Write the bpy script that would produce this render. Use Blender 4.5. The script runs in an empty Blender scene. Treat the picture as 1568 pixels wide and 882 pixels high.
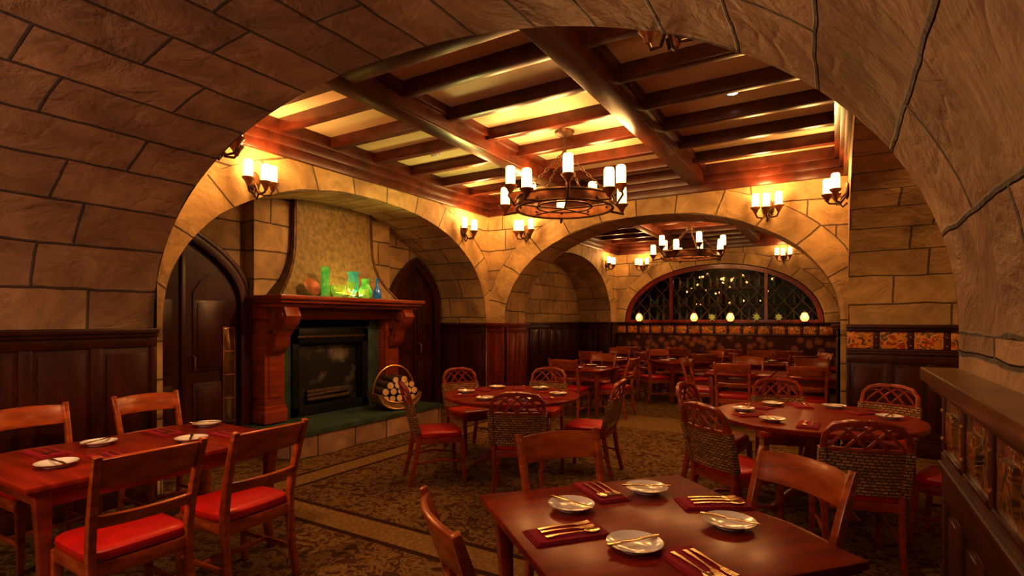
import bpy, math, random
from mathutils import Vector, Matrix
random.seed(7)
sc = bpy.context.scene
R = math.radians
try:
    sc.view_settings.view_transform = 'Standard'
    sc.view_settings.look = 'None'
    sc.view_settings.exposure = .33
    sc.view_settings.gamma = .84
except Exception: pass

# ------------------------------------------------------------ materials
def base(name):
    m = bpy.data.materials.new(name); m.use_nodes = True
    nt = m.node_tree; b = nt.nodes['Principled BSDF']
    return m, nt, b
def N(nt, t, **kw):
    n = nt.nodes.new(t)
    for k, v in kw.items(): setattr(n, k, v)
    return n
def math_n(nt, op, a, b=None):
    n = N(nt, 'ShaderNodeMath', operation=op)
    for i, v in enumerate((a, b)):
        if v is None: continue
        if isinstance(v, (int, float)): n.inputs[i].default_value = v
        else: nt.links.new(v, n.inputs[i])
    return n.outputs[0]
def c4(c): return (c[0], c[1], c[2], 1)
def M(name, c1, c2=None, scale=5, stretch=(1,1,1), rough=.5, metal=0, bump=0, bscale=None, coat=0,
      detail=4, emit=None, estr=0, trans=0, spec=None, contrast=(.35,.65)):
    m, nt, b = base(name); L = nt.links.new
    b.inputs['Roughness'].default_value = rough
    b.inputs['Metallic'].default_value = metal
    b.inputs['Coat Weight'].default_value = coat
    b.inputs['Coat Roughness'].default_value = .16
    b.inputs['Transmission Weight'].default_value = trans
    if spec is not None: b.inputs['Specular IOR Level'].default_value = spec
    tc = N(nt, 'ShaderNodeTexCoord'); mp = N(nt, 'ShaderNodeMapping')
    mp.inputs['Scale'].default_value = stretch
    L(tc.outputs['Object'], mp.inputs[0])
    nz = N(nt, 'ShaderNodeTexNoise'); nz.inputs['Scale'].default_value = scale
    nz.inputs['Detail'].default_value = detail
    L(mp.outputs[0], nz.inputs['Vector'])
    if c2 is None: c2 = tuple(x*.8 for x in c1)
    cr = N(nt, 'ShaderNodeValToRGB')
    cr.color_ramp.elements[0].position = contrast[0]; cr.color_ramp.elements[0].color = c4(c1)
    cr.color_ramp.elements[1].position = contrast[1]; cr.color_ramp.elements[1].color = c4(c2)
    L(nz.outputs['Fac'], cr.inputs[0]); L(cr.outputs[0], b.inputs['Base Color'])
    if bump:
        bn = N(nt, 'ShaderNodeBump'); bn.inputs['Strength'].default_value = bump
        bn.inputs['Distance'].default_value = .02
        src = nz
        if bscale:
            src = N(nt, 'ShaderNodeTexNoise'); src.inputs['Scale'].default_value = bscale
            src.inputs['Detail'].default_value = 6
            L(mp.outputs[0], src.inputs['Vector'])
        L(src.outputs['Fac'], bn.inputs['Height']); L(bn.outputs[0], b.inputs['Normal'])
    if emit:
        if trans: L(cr.outputs[0], b.inputs['Emission Color'])
        else: b.inputs['Emission Color'].default_value = c4(emit)
        b.inputs['Emission Strength'].default_value = estr
        try: m.cycles.emission_sampling = 'NONE'
        except Exception: pass
    return m

def stone_mat(name, ca, cb, mortar, bw=.74, rh=.34, msize=.010, bumpd=.045, ridge_k=.03, cleft=.35):
    m, nt, b = base(name); L = nt.links.new
    b.inputs['Roughness'].default_value = .62
    tc = N(nt, 'ShaderNodeTexCoord')
    dn = N(nt, 'ShaderNodeTexNoise'); dn.inputs['Scale'].default_value = 1.9; dn.inputs['Detail'].default_value = 3
    L(tc.outputs['Object'], dn.inputs['Vector'])
    sub = N(nt, 'ShaderNodeVectorMath', operation='SUBTRACT'); L(dn.outputs['Color'], sub.inputs[0]); sub.inputs[1].default_value = (.5,.5,.5)
    sca = N(nt, 'ShaderNodeVectorMath', operation='SCALE'); L(sub.outputs[0], sca.inputs[0]); sca.inputs['Scale'].default_value = .07
    add = N(nt, 'ShaderNodeVectorMath', operation='ADD'); L(tc.outputs['UV'], add.inputs[0]); L(sca.outputs[0], add.inputs[1])
    br = N(nt, 'ShaderNodeTexBrick'); br.offset = .42; br.squash = 1.3; br.squash_frequency = 3
    br.inputs['Scale'].default_value = 1; br.inputs['Brick Width'].default_value = bw; br.inputs['Row Height'].default_value = rh
    br.inputs['Mortar Size'].default_value = msize; br.inputs['Mortar Smooth'].default_value = .5
    br.inputs['Color1'].default_value = c4(ca); br.inputs['Color2'].default_value = c4(cb); br.inputs['Mortar'].default_value = c4(mortar)
    L(add.outputs[0], br.inputs['Vector'])
    n2 = N(nt, 'ShaderNodeTexNoise'); n2.inputs['Scale'].default_value = 2.6; n2.inputs['Detail'].default_value = 9; n2.inputs['Roughness'].default_value = .62; n2.inputs['Distortion'].default_value = .6
    L(tc.outputs['Object'], n2.inputs['Vector'])
    cr = N(nt, 'ShaderNodeValToRGB')
    cr.color_ramp.elements[0].position = .3; cr.color_ramp.elements[0].color = (.50,.45,.38,1)
    cr.color_ramp.elements[1].position = .66; cr.color_ramp.elements[1].color = (1.12,1.1,1.05,1)
    L(n2.outputs['Fac'], cr.inputs[0])
    mx = N(nt, 'ShaderNodeMix', data_type='RGBA', blend_type='MULTIPLY'); mx.inputs[0].default_value = .85
    L(br.outputs['Color'], mx.inputs[6]); L(cr.outputs[0], mx.inputs[7]); L(mx.outputs[2], b.inputs['Base Color'])
    s2 = N(nt, 'ShaderNodeVectorMath', operation='SCALE'); L(n2.outputs['Color'], s2.inputs[0]); s2.inputs['Scale'].default_value = .45
    ad2 = N(nt, 'ShaderNodeVectorMath', operation='ADD'); L(tc.outputs['Object'], ad2.inputs[0]); L(s2.outputs[0], ad2.inputs[1])
    vo = N(nt, 'ShaderNodeTexVoronoi'); vo.inputs['Scale'].default_value = 2.6; L(ad2.outputs[0], vo.inputs['Vector'])
    n5 = N(nt, 'ShaderNodeTexNoise'); n5.inputs['Scale'].default_value = 2.2; n5.inputs['Detail'].default_value = 3; n5.inputs['Distortion'].default_value = .5
    L(tc.outputs['Object'], n5.inputs['Vector'])
    ridge = math_n(nt, 'MINIMUM', math_n(nt, 'MULTIPLY', math_n(nt, 'ABSOLUTE', math_n(nt, 'SUBTRACT', n5.outputs['Fac'], .5)), 20), 1.0)
    n6 = N(nt, 'ShaderNodeTexNoise'); n6.inputs['Scale'].default_value = 38; n6.inputs['Detail'].default_value = 4
    L(tc.outputs['Object'], n6.inputs['Vector'])
    h = math_n(nt, 'MULTIPLY', n2.outputs['Fac'], .55)
    h = math_n(nt, 'ADD', h, math_n(nt, 'MULTIPLY', vo.outputs['Distance'], cleft))
    h = math_n(nt, 'ADD', h, math_n(nt, 'MULTIPLY', ridge, ridge_k))
    h = math_n(nt, 'ADD', h, math_n(nt, 'MULTIPLY', n6.outputs['Fac'], .05))
    h = math_n(nt, 'SUBTRACT', h, math_n(nt, 'MULTIPLY', br.outputs['Fac'], .55))
    bn = N(nt, 'ShaderNodeBump'); bn.inputs['Strength'].default_value = 1; bn.inputs['Distance'].default_value = bumpd
    L(h, bn.inputs['Height']); L(bn.outputs[0], b.inputs['Normal'])
    return m

STONE = stone_mat('stone_blocks', (.64,.44,.205), (.46,.31,.145), (.18,.125,.07), bumpd=.058)
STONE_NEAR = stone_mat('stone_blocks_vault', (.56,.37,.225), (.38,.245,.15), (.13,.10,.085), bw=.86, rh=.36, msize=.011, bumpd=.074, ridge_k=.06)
RING = stone_mat('stone_voussoirs', (.66,.46,.22), (.49,.335,.16), (.18,.125,.07), bw=.42, rh=.36, bumpd=.055)
HEARTHST = stone_mat('hearth_stone', (.55,.34,.21), (.42,.26,.16), (.12,.09,.07), bw=.42, rh=.32)
WOOD = M('cherry_wood_varnished', (.33,.055,.012), (.20,.030,.007), 3, (1,1,9), rough=.3, coat=.3, bump=.05)
WOODX = M('dark_beam_wood', (.12,.027,.009), (.065,.014,.005), 3, (2,2,2), rough=.34, coat=.10, bump=.05, spec=.38)
WAINS = M('dark_mahogany_panelling', (.080,.011,.006), (.042,.006,.004), 3, (3,3,.6), rough=.38, coat=.15, bump=.04)
WAINSRED = M('lit_mahogany', (.26,.030,.011), (.15,.018,.008), 3, (3,3,.6), rough=.35, coat=.3)  # redder copy of the panelling, its lit look put into the colour
CAPM = M('golden_lit_ledge', (.24,.115,.03), (.11,.05,.016), 5, rough=.3, coat=.4, bump=.1)  # golden sheen of light on the ledge is put into its colour
CHW = M('orange_cherry_chair_wood', (.50,.112,.015), (.29,.055,.008), 4, (2,2,8), rough=.32, coat=.3, bump=.03)
CHW2 = M('red_cherry_chair_wood', (.40,.055,.010), (.24,.030,.007), 4, (2,2,8), rough=.32, coat=.3, bump=.03)
TABLE = M('polished_table_top', (.33,.032,.008), (.20,.018,.005), 2.5, (1,7,1), rough=.28, coat=.05, spec=.18)
LEATH = M('red_leather', (.58,.014,.008), (.44,.009,.006), 6, rough=.42, coat=.15, bump=.06, bscale=120)
NAPK = M('crimson_napkin', (.38,.010,.030), (.30,.008,.022), 12, rough=.85, bump=.2, bscale=200)
PORC = M('white_porcelain', (.92,.91,.90), (.89,.88,.87), 3, rough=.12, coat=.5)
SILV = M('gilded_cutlery', (.80,.58,.34), (.72,.5,.28), 10, rough=.22, metal=1)
IRON = M('bronze_iron', (.16,.075,.028), (.075,.036,.015), 14, rough=.45, metal=.5, bump=.15)
IRONR = M('copper_band', (.38,.14,.04), (.17,.06,.02), 9, rough=.4, metal=.4, bump=.1)
CANDLE = M('glowing_candle_glass', (1,.78,.45), (1,.7,.35), 8, rough=.4, emit=(1,.64,.23), estr=3.4)
PLAST = M('ceiling_plaster', (.84,.67,.44), (.77,.60,.38), 2, rough=.5, bump=.08, bscale=25)
SLATE = M('green_slate', (.075,.115,.078), (.042,.068,.050), 4, rough=.4, bump=.15)
BLACK = M('black_iron_firebox', (.012,.012,.012), (.02,.018,.016), 8, rough=.35, metal=.4)
SOOT = M('firebox_ash_screen', (.03,.026,.022), (.34,.28,.22), 2.6, rough=.25, contrast=(.47,.7))
HOOD = M('patinated_hood_plaster', (.34,.225,.075), (.19,.13,.045), 15, rough=.42, bump=.55, bscale=22, detail=8)
BARK = M('log_bark', (.12,.06,.025), (.06,.03,.012), 18, rough=.8, bump=.5)
LOGEND = M('log_cut_end', (.85,.60,.33), (.62,.40,.20), 9, rough=.7)
GOLD = M('brass_handle', (.75,.45,.12), (.6,.35,.1), 9, rough=.3, metal=.9)
MIRR = M('antique_door_glass', (.42,.28,.12), (.25,.16,.07), 7, rough=.15, metal=.9)
WHITE = M('white_plastic', (.7,.68,.62), (.65,.62,.58), 3, rough=.5)
LAMPW = M('downlight_glow', (1,.9,.7), (1,.9,.7), 3, emit=(1,.85,.6), estr=9)
GLASSD = M('dark_bar_wall', (.012,.010,.010), (.02,.016,.014), 2, rough=.3, spec=.4)
TWINK = M('amber_bulbs', (1,.6,.2), (1,.5,.2), 3, emit=(1,.55,.18), estr=1.5)
LANT = M('lantern_glow', (1,.6,.2), (1,.5,.2), 3, emit=(1,.45,.10), estr=2.6)
BOTTLE = M('dark_bottle_glass', (.03,.14,.045), (.16,.06,.015), 9, rough=.12, coat=.5)
LEADING = M('bronze_window_leading', (.12,.065,.026), (.07,.035,.015), 9, rough=.45, metal=.3)
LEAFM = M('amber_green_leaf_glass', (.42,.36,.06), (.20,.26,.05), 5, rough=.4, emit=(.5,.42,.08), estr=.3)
def glassy(n, c, c2):
    return M(n, c, c2, 14, rough=.06, trans=.75, emit=c, estr=.06, coat=.6, contrast=(.42,.58))  # faint emission stands in for uplight glowing through the glass
GGREEN = glassy('green_glass', (.22,.80,.20), (.50,.90,.25)); GCYAN = glassy('aqua_glass', (.16,.70,.60), (.35,.85,.50))
GLIME = glassy('lime_glass', (.85,.92,.20), (.50,.85,.18)); GBLUE = glassy('blue_glass', (.05,.22,.55), (.08,.40,.60))

def wicker_mat():
    m, nt, b = base('woven_wicker'); L = nt.links.new
    tc = N(nt, 'ShaderNodeTexCoord'); sp = N(nt, 'ShaderNodeSeparateXYZ'); L(tc.outputs['Object'], sp.inputs[0])
    cb = N(nt, 'ShaderNodeCombineXYZ'); L(math_n(nt,'ADD',sp.outputs[0],sp.outputs[1]), cb.inputs[0]); L(sp.outputs[2], cb.inputs[1])
    br = N(nt, 'ShaderNodeTexBrick'); br.inputs['Scale'].default_value = 1; br.inputs['Brick Width'].default_value = .040; br.inputs['Row Height'].default_value = .020
    br.inputs['Mortar Size'].default_value = .0035; br.inputs['Mortar Smooth'].default_value = .9
    br.inputs['Color1'].default_value = (.56,.29,.085,1); br.inputs['Color2'].default_value = (.28,.13,.04,1); br.inputs['Mortar'].default_value = (.02,.010,.005,1)
    L(cb.outputs[0], br.inputs['Vector']); L(br.outputs['Color'], b.inputs['Base Color'])
    bn = N(nt, 'ShaderNodeBump'); bn.invert = True; bn.inputs['Distance'].default_value = .010; L(br.outputs['Fac'], bn.inputs['Height']); L(bn.outputs[0], b.inputs['Normal'])
    b.inputs['Roughness'].default_value = .6
    return m
WICKER = wicker_mat()

def tile_mat(name='painted_floral_tile', k=1.0, sc_=13):
    m, nt, b = base(name); L = nt.links.new
    tc = N(nt, 'ShaderNodeTexCoord')
    n1 = N(nt, 'ShaderNodeTexNoise'); n1.inputs['Scale'].default_value = sc_; n1.inputs['Detail'].default_value = 2; n1.inputs['Distortion'].default_value = 1.2
    L(tc.outputs['Object'], n1.inputs['Vector'])
    cr = N(nt, 'ShaderNodeValToRGB'); e = cr.color_ramp.elements
    C = lambda r,g,b_: (r*k,g*k,b_*k,1)
    e[0].position = .38; e[0].color = C(.16,.08,.012)
    e[1].position = .44; e[1].color = C(.75,.36,.07)
    x = e.new(.55); x.color = C(.78,.32,.05)
    x = e.new(.585); x.color = C(.62,.06,.015)
    x = e.new(.68); x.color = C(.20,.15,.02)
    L(n1.outputs['Fac'], cr.inputs[0]); L(cr.outputs[0], b.inputs['Base Color'])
    b.inputs['Roughness'].default_value = .3; b.inputs['Coat Weight'].default_value = .4
    bn = N(nt, 'ShaderNodeBump'); bn.inputs['Strength'].default_value=.6; bn.inputs['Distance'].default_value=.02
    L(n1.outputs['Fac'], bn.inputs['Height']); L(bn.outputs[0], b.inputs['Normal'])
    return m
TILE = tile_mat()
TILED = tile_mat('carved_rosewood_tile', .36, 22)

def banq_mat():
    m, nt, b = base('patterned_banquette_fabric'); L = nt.links.new
    tc = N(nt, 'ShaderNodeTexCoord')
    n1 = N(nt, 'ShaderNodeTexVoronoi'); n1.inputs['Scale'].default_value = 5.5
    L(tc.outputs['Object'], n1.inputs['Vector'])
    cr = N(nt, 'ShaderNodeValToRGB'); e = cr.color_ramp.elements
    e[0].position = .25; e[0].color = (.34,.13,.04,1); e[1].position = .5; e[1].color = (.07,.015,.01,1)
    L(n1.outputs['Distance'], cr.inputs[0]); L(cr.outputs[0], b.inputs['Base Color']); b.inputs['Roughness'].default_value = .8
    return m
BANQ = banq_mat()

def carpet_mat():
    m, nt, b = base('floral_carpet'); L = nt.links.new
    b.inputs['Roughness'].default_value = .95; b.inputs['Specular IOR Level'].default_value = .1
    tc = N(nt, 'ShaderNodeTexCoord')
    n1 = N(nt, 'ShaderNodeTexNoise'); n1.inputs['Scale'].default_value = 7.5; n1.inputs['Detail'].default_value = 3; n1.inputs['Distortion'].default_value = 2.2
    L(tc.outputs['Object'], n1.inputs['Vector'])
    cr = N(nt, 'ShaderNodeValToRGB'); e = cr.color_ramp.elements
    e[0].position = .43; e[0].color = (.085,.034,.013,1); e[1].position = .50; e[1].color = (.21,.125,.038,1)
    x = e.new(.58); x.color = (.24,.145,.045,1)
    x = e.new(.62); x.color = (.125,.048,.018,1)
    L(n1.outputs['Fac'], cr.inputs[0])
    n3 = N(nt, 'ShaderNodeTexNoise'); n3.inputs['Scale'].default_value = 30; n3.inputs['Detail'].default_value = 1
    L(tc.outputs['Object'], n3.inputs['Vector'])
    cr2 = N(nt, 'ShaderNodeValToRGB'); e = cr2.color_ramp.elements
    e[0].position = .45; e[0].color = (.22,.13,.042,1); e[1].position = .6; e[1].color = (.30,.18,.06,1)
    L(n3.outputs['Fac'], cr2.inputs[0])
    sp = N(nt, 'ShaderNodeSeparateXYZ'); L(tc.outputs['Object'], sp.inputs[0])
    X, Y = sp.outputs[0], sp.outputs[1]
    def band(v, c, w): return math_n(nt, 'LESS_THAN', math_n(nt, 'ABSOLUTE', math_n(nt, 'SUBTRACT', v, c)), w)
    def frame(o, w):
        a = math_n(nt, 'MULTIPLY', band(X, -4.45+o, w), math_n(nt, 'GREATER_THAN', Y, 2.9+o-w))
        c = math_n(nt, 'MULTIPLY', band(Y, 2.9+o, w), math_n(nt, 'GREATER_THAN', X, -4.45+o-w))
        return math_n(nt, 'MAXIMUM', a, c)
    f1 = frame(0, .13); f2 = math_n(nt, 'MAXIMUM', frame(-.15, .025), frame(.15, .025))
    f3 = band(Y, 8.05, .5)
    m1 = N(nt, 'ShaderNodeMix', data_type='RGBA'); L(math_n(nt,'MAXIMUM', f1, f3), m1.inputs[0]); L(cr.outputs[0], m1.inputs[6]); L(cr2.outputs[0], m1.inputs[7])
    m2 = N(nt, 'ShaderNodeMix', data_type='RGBA'); L(f2, m2.inputs[0]); L(m1.outputs[2], m2.inputs[6]); m2.inputs[7].default_value = (.055,.018,.009,1)
    L(m2.outputs[2], b.inputs['Base Color'])
    bn = N(nt, 'ShaderNodeBump'); bn.inputs['Distance'].default_value = .01; bn.inputs['Strength'].default_value = .4
    n4 = N(nt, 'ShaderNodeTexNoise'); n4.inputs['Scale'].default_value = 150; L(tc.outputs['Object'], n4.inputs['Vector']); L(n4.outputs['Fac'], bn.inputs['Height']); L(bn.outputs[0], b.inputs['Normal'])
    return m
CARPET = carpet_mat()

# ------------------------------------------------------------ mesh builder
class MB:
    def __init__(s): s.v=[]; s.f=[]; s.m=[]; s.mats=[]; s.uv={}
    def mi(s, m):
        if m not in s.mats: s.mats.append(m)
        return s.mats.index(m)
    def face(s, idx, m, uv=None):
        if uv: s.uv[len(s.f)] = uv
        s.f.append(tuple(idx)); s.m.append(s.mi(m))
    def poly(s, pts, m, uv=None):
        b = len(s.v); s.v += [tuple(p) for p in pts]; s.face(range(b, b+len(pts)), m, uv)
    def box(s, c, d, m, M4=None):
        x,y,z = c; a,b_,h = d[0]/2, d[1]/2, d[2]/2
        P = [Vector((x+i*a, y+j*b_, z+k*h)) for k in (-1,1) for j in (-1,1) for i in (-1,1)]
        if M4: P = [M4 @ p for p in P]
        s.hexa(P, m)
    def hexa(s, P, m):
        b = len(s.v); s.v += [tuple(p) for p in P]
        for q in ((0,2,3,1),(4,5,7,6),(0,1,5,4),(2,6,7,3),(0,4,6,2),(1,3,7,5)): s.face([b+i for i in q], m)
    def fbox(s, O, U, Nn, u0,u1,n0,n1,z0,z1, m):
        O=Vector((O[0],O[1],0)); U=Vector((U[0],U[1],0)); Nn=Vector((Nn[0],Nn[1],0))
        P = [O+U*u+Nn*n+Vector((0,0,z)) for z in (z0,z1) for n in (n0,n1) for u in (u0,u1)]
        s.hexa(P, m)
    def taper(s, p0, p1, w0, w1, m):
        P=[]
        for p,w in ((p0,w0),(p1,w1)):
            for j in (-1,1):
                for i in (-1,1): P.append(Vector((p[0]+i*w/2, p[1]+j*w/2, p[2])))
        s.hexa(P, m)
    def sweep(s, pts, w, h, side, m, closed=False):
        pts=[Vector(p) for p in pts]; n=len(pts); side=Vector(side); b=len(s.v)
        for i,p in enumerate(pts):
            if closed: T = pts[(i+1)%n]-pts[i-1]
            else: T = pts[min(i+1,n-1)]-pts[max(i-1,0)]
            T.normalize(); S=side-T*side.dot(T); S.normalize(); Q=T.cross(S)
            ww = w[i] if isinstance(w,(list,tuple)) else w
            hh = h[i] if isinstance(h,(list,tuple)) else h
            for a,c in ((-1,-1),(1,-1),(1,1),(-1,1)): s.v.append(tuple(p+S*a*ww/2+Q*c*hh/2))
        for i in range(n if closed else n-1):
            j=(i+1)%n
            for k in range(4):
                l=(k+1)%4; s.face((b+i*4+k, b+i*4+l, b+j*4+l, b+j*4+k), m)
        if not closed:
            s.face((b,b+3,b+2,b+1), m); e=b+(n-1)*4; s.face((e,e+1,e+2,e+3), m)
    def tube(s, pts, r, m, seg=10, closed=False):
        pts=[Vector(p) for p in pts]; n=len(pts); b=len(s.v); ref=None
        for i,p in enumerate(pts):
            if closed: T=pts[(i+1)%n]-pts[i-1]
            else: T=pts[min(i+1,n-1)]-pts[max(i-1,0)]
            T.normalize()
            if ref is None: ref = Vector((0,0,1)) if abs(T.z)<.9 else Vector((1,0,0))
            S=ref-T*ref.dot(T); S.normalize(); ref=S; Q=T.cross(S)
            rr = r[i] if isinstance(r,(list,tuple)) else r
            for k in range(seg):
                a=2*math.pi*k/seg; s.v.append(tuple(p+(S*math.cos(a)+Q*math.sin(a))*rr))
        for i in range(n if closed else n-1):
            j=(i+1)%n
            for k in range(seg):
                l=(k+1)%seg; s.face((b+i*seg+k,b+i*seg+l,b+j*seg+l,b+j*seg+k), m)
        if not closed:
            s.face([b+k for k in range(seg)][::-1], m); s.face([b+(n-1)*seg+k for k in range(seg)], m)
    def lathe(s, prof, c, m, seg=24, sx=1, sy=1, cap=True):
        b=len(s.v); n=len(prof)
        for r,z in prof:
            for k in range(seg):
                a=2*math.pi*k/seg; s.v.append((c[0]+r*sx*math.cos(a), c[1]+r*sy*math.sin(a), c[2]+z))
        for i in range(n-1):
            for k in range(seg):
                l=(k+1)%seg; s.face((b+i*seg+k,b+i*seg+l,b+(i+1)*seg+l,b+(i+1)*seg+k), m)
        if cap:
            s.face([b+k for k in range(seg)][::-1], m); s.face([b+(n-1)*seg+k for k in range(seg)], m)
    def cushion(s, c, w, d, h, m, n=28):
        prof=[(.90,0),(.98,.12),(1,.45),(.985,.75),(.93,.92),(.75,1.0),(.4,1.05),(.05,1.06)]
        b=len(s.v)
        for r,z in prof:
            for k in range(n):
                a=2*math.pi*k/n; ca,sa=math.cos(a),math.sin(a); e=.36
                x=math.copysign(abs(ca)**e,ca)*w/2*r; y=math.copysign(abs(sa)**e,sa)*d/2*r
                s.v.append((c[0]+x,c[1]+y,c[2]+z*h))
        for i in range(len(prof)-1):
            for k in range(n):
                l=(k+1)%n; s.face((b+i*n+k,b+i*n+l,b+(i+1)*n+l,b+(i+1)*n+k), m)
        s.face([b+k for k in range(n)][::-1], m); s.face([b+(len(prof)-1)*n+k for k in range(n)], m)
    def mesh(s, name, bevel=0, smooth=True):
        me=bpy.data.meshes.new(name); me.from_pydata(s.v,[],s.f)
        for m in s.mats: me.materials.append(m)
        me.polygons.foreach_set('material_index', s.m)
        if s.uv:
            ul=me.uv_layers.new(name='UVMap')
            for p in me.polygons:
                u=s.uv.get(p.index)
                if u:
                    for k,li in enumerate(p.loop_indices): ul.data[li].uv=u[k]
        me.update()
        if bevel:
            o=bpy.data.objects.new('tmp',me); sc.collection.objects.link(o)
            md=o.modifiers.new('b','BEVEL'); md.width=bevel; md.segments=2; md.limit_method='ANGLE'; md.angle_limit=R(50)
            dg=bpy.context.evaluated_depsgraph_get()
            me2=bpy.data.meshes.new_from_object(o.evaluated_get(dg)); bpy.data.objects.remove(o); me=me2; me.name=name
        if smooth:
            me.polygons.foreach_set('use_smooth',[True]*len(me.polygons)); me.set_sharp_from_angle(angle=R(38))
        return me
    def obj(s, name, bevel=0, smooth=True, loc=(0,0,0), rz=0):
        return inst(s.mesh(name,bevel,smooth), name, loc, rz)
def inst(me, name, loc=(0,0,0), rz=0):
    o=bpy.data.objects.new(name,me); sc.collection.objects.link(o); o.location=loc; o.rotation_euler=(0,0,rz); return o

def light(kind, loc, power, color, parent=None, name='light', radius=.05, spot=None, target=None, blend=.6, size=None):
    d=bpy.data.lights.new(name,kind); d.energy=power; d.color=color
    if kind in('POINT','SPOT'): d.shadow_soft_size=radius
    if kind=='SPOT': d.spot_size=R(spot); d.spot_blend=blend
    if kind=='AREA': d.size=size or .5
    o=bpy.data.objects.new(name,d); sc.collection.objects.link(o); o.location=loc
    if parent: o.parent=parent
    if target is not None:
        o.rotation_euler=(Vector(target)-Vector(loc)).to_track_quat('-Z','Y').to_euler()
    return o
WARM=(1,.56,.20)

# ------------------------------------------------------------ arches
def se(t, c, a, b, zs, n):
    ct,st=math.cos(t),math.sin(t)
    return c-math.copysign(abs(ct)**(2/n),ct)*a, zs+abs(st)**(2/n)*b
def arch_wall(name, O, U, D, s0,s1, c,a,b,zs,n, thick, ztop, front=True, back=False, mat=None, ring=.36, sill=None, jamb=True, soff=None, zbot=0, clip=-99):
    mat=mat or STONE; soff=soff or mat
    mb=MB(); O=Vector((O[0],O[1],0)); U=Vector((U[0],U[1],0)); D=Vector((D[0],D[1],0))
    P=lambda s,z,d: O+U*s+D*d+Vector((0,0,z))
    K=64; ins=[]; outs=[]; arc=[0]
    for i in range(K+1):
        t=math.pi*i/K; p=se(t,c,a,b,zs,n); q=se(t,c,a+ring,b+ring,zs,n)
        ins.append(p); outs.append((min(max(q[0],s0),s1), min(q[1],ztop)))
        if i: arc.append(arc[-1]+math.hypot(p[0]-ins[-2][0],p[1]-ins[-2][1]))
    def face_at(d):
        for i in range(K):
            p,p2,q,q2=ins[i],ins[i+1],outs[i],outs[i+1]
            if p[0]<clip: continue
            mb.poly([P(*p,d),P(*p2,d),P(*q2,d),P(*q,d)], RING, [(arc[i],.003),(arc[i+1],.003),(arc[i+1],.36),(arc[i],.36)])
            if abs(q2[0]-q[0])>1e-5:
                mb.poly([P(*q,d),P(*q2,d),P(q2[0],ztop,d),P(q[0],ztop,d)], mat, [q,q2,(q2[0],ztop),(q[0],ztop)])
        def rect(x0,x1,z0,z1):
            if x0<clip: return
            if x1-x0>1e-4: mb.poly([P(x0,z0,d),P(x1,z0,d),P(x1,z1,d),P(x0,z1,d)],mat,[(x0,z0),(x1,z0),(x1,z1),(x0,z1)])
        rect(s0,outs[0][0],zs,ztop); rect(outs[-1][0],s1,zs,ztop)
        rect(s0,c-a,zbot,zs); rect(c+a,s1,zbot,zs)
        if sill is not None: rect(c-a,c+a,zbot,sill)
    if front: face_at(0)
    if back: face_at(thick)
    b0=len(mb.v)
    for i in range(K+1):
        mb.v.append(tuple(P(*ins[i],0))); mb.v.append(tuple(P(*ins[i],thick)))
    for i in range(K):
        if ins[i][0]<clip: continue
        mb.face((b0+2*i,b0+2*i+1,b0+2*i+3,b0+2*i+2), soff, [(0,zs+arc[i]),(thick,zs+arc[i]),(thick,zs+arc[i+1]),(0,zs+arc[i+1])])
    if jamb:
        for x in (c-a,c+a):
            if x<clip: continue
            mb.poly([P(x,zbot,0),P(x,zbot,thick),P(x,zs,thick),P(x,zs,0)], soff, [(0,zbot),(thick,zbot),(thick,zs),(0,zs)])
    return mb.obj(name)

def quad_wall(name, pts, mat, uv=None, smooth=False):
    mb=MB(); mb.poly(pts,mat,uv); return mb.obj(name,smooth=False)

WX,EX,NY,SY=-5.1,.12,7.7,2.45
arch_wall('wall_west',(WX,0),(0,1),(-1,0),SY,NY, 5.06,2.56,1.60,1.5,2.25, 1.0, 3.75)
arch_wall('wall_east',(EX,0),(0,1),(1,0),SY-1.5,NY, 4.42,3.2,1.62,1.5,2.25, 1.6, 3.75, clip=SY-.12)
arch_wall('wall_north',(0,NY),(1,0),(0,1),WX,EX+.02, -2.36,2.40,1.56,1.5,2.15, .66, 3.75, back=True)
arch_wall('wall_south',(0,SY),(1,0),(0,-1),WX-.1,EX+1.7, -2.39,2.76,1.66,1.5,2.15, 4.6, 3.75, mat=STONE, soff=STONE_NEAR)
def vwall(name,x0,y0,x1,y1,z0,z1,mat):
    L=math.hypot(x1-x0,y1-y0)
    quad_wall(name,[(x0,y0,z0),(x1,y1,z0),(x1,y1,z1),(x0,y0,z1)],mat,[(0,z0),(L,z0),(L,z1),(0,z1)])
vwall('wall_fireplace_alcove',-6.1,2.4,-6.1,7.75,0,3.75,STONE)
vwall('wall_east_alcove',1.72,2.4,1.72,7.75,0,3.75,STONE)
vwall('wall_behind',-5.4,-2.1,.6,-2.1,0,3.6,STONE)
BW,BN,BE=-5.1,14.0,.3
arch_wall('wall_rear_west',(BW,0),(0,1),(-1,0),8.36,BN, 11.2,2.35,1.55,1.5,2.2, .9, 3.75)
vwall('wall_rear_alcove',-6.0,8.3,-6.0,14,0,3.75,STONE)
vwall('wall_rear_east',BE,8.36,BE,BN,0,3.75,STONE)
vwall('wall_north_return',EX,8.36,BE,8.36,0,3.75,STONE)
arch_wall('wall_rear_north',(0,BN),(1,0),(0,1),BW,BE,-2.55,2.30,1.42,1.5,2.1,.28,3.75,sill=1.5,jamb=False,ring=.3)
quad_wall('floor',[(-6.2,-2.2,0),(1.9,-2.2,0),(1.9,15.05,0),(-6.2,15.05,0)],CARPET)
quad_wall('ceiling',[(WX-.02,SY,3.64),(EX+.02,SY,3.64),(EX+.02,NY,3.64),(WX-.02,NY,3.64)],PLAST)
quad_wall('ceiling_rear',[(BW-.02,8.36,3.64),(BE+.02,8.36,3.64),(BE+.02,BN,3.64),(BW-.02,BN,3.64)],PLAST)

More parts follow.
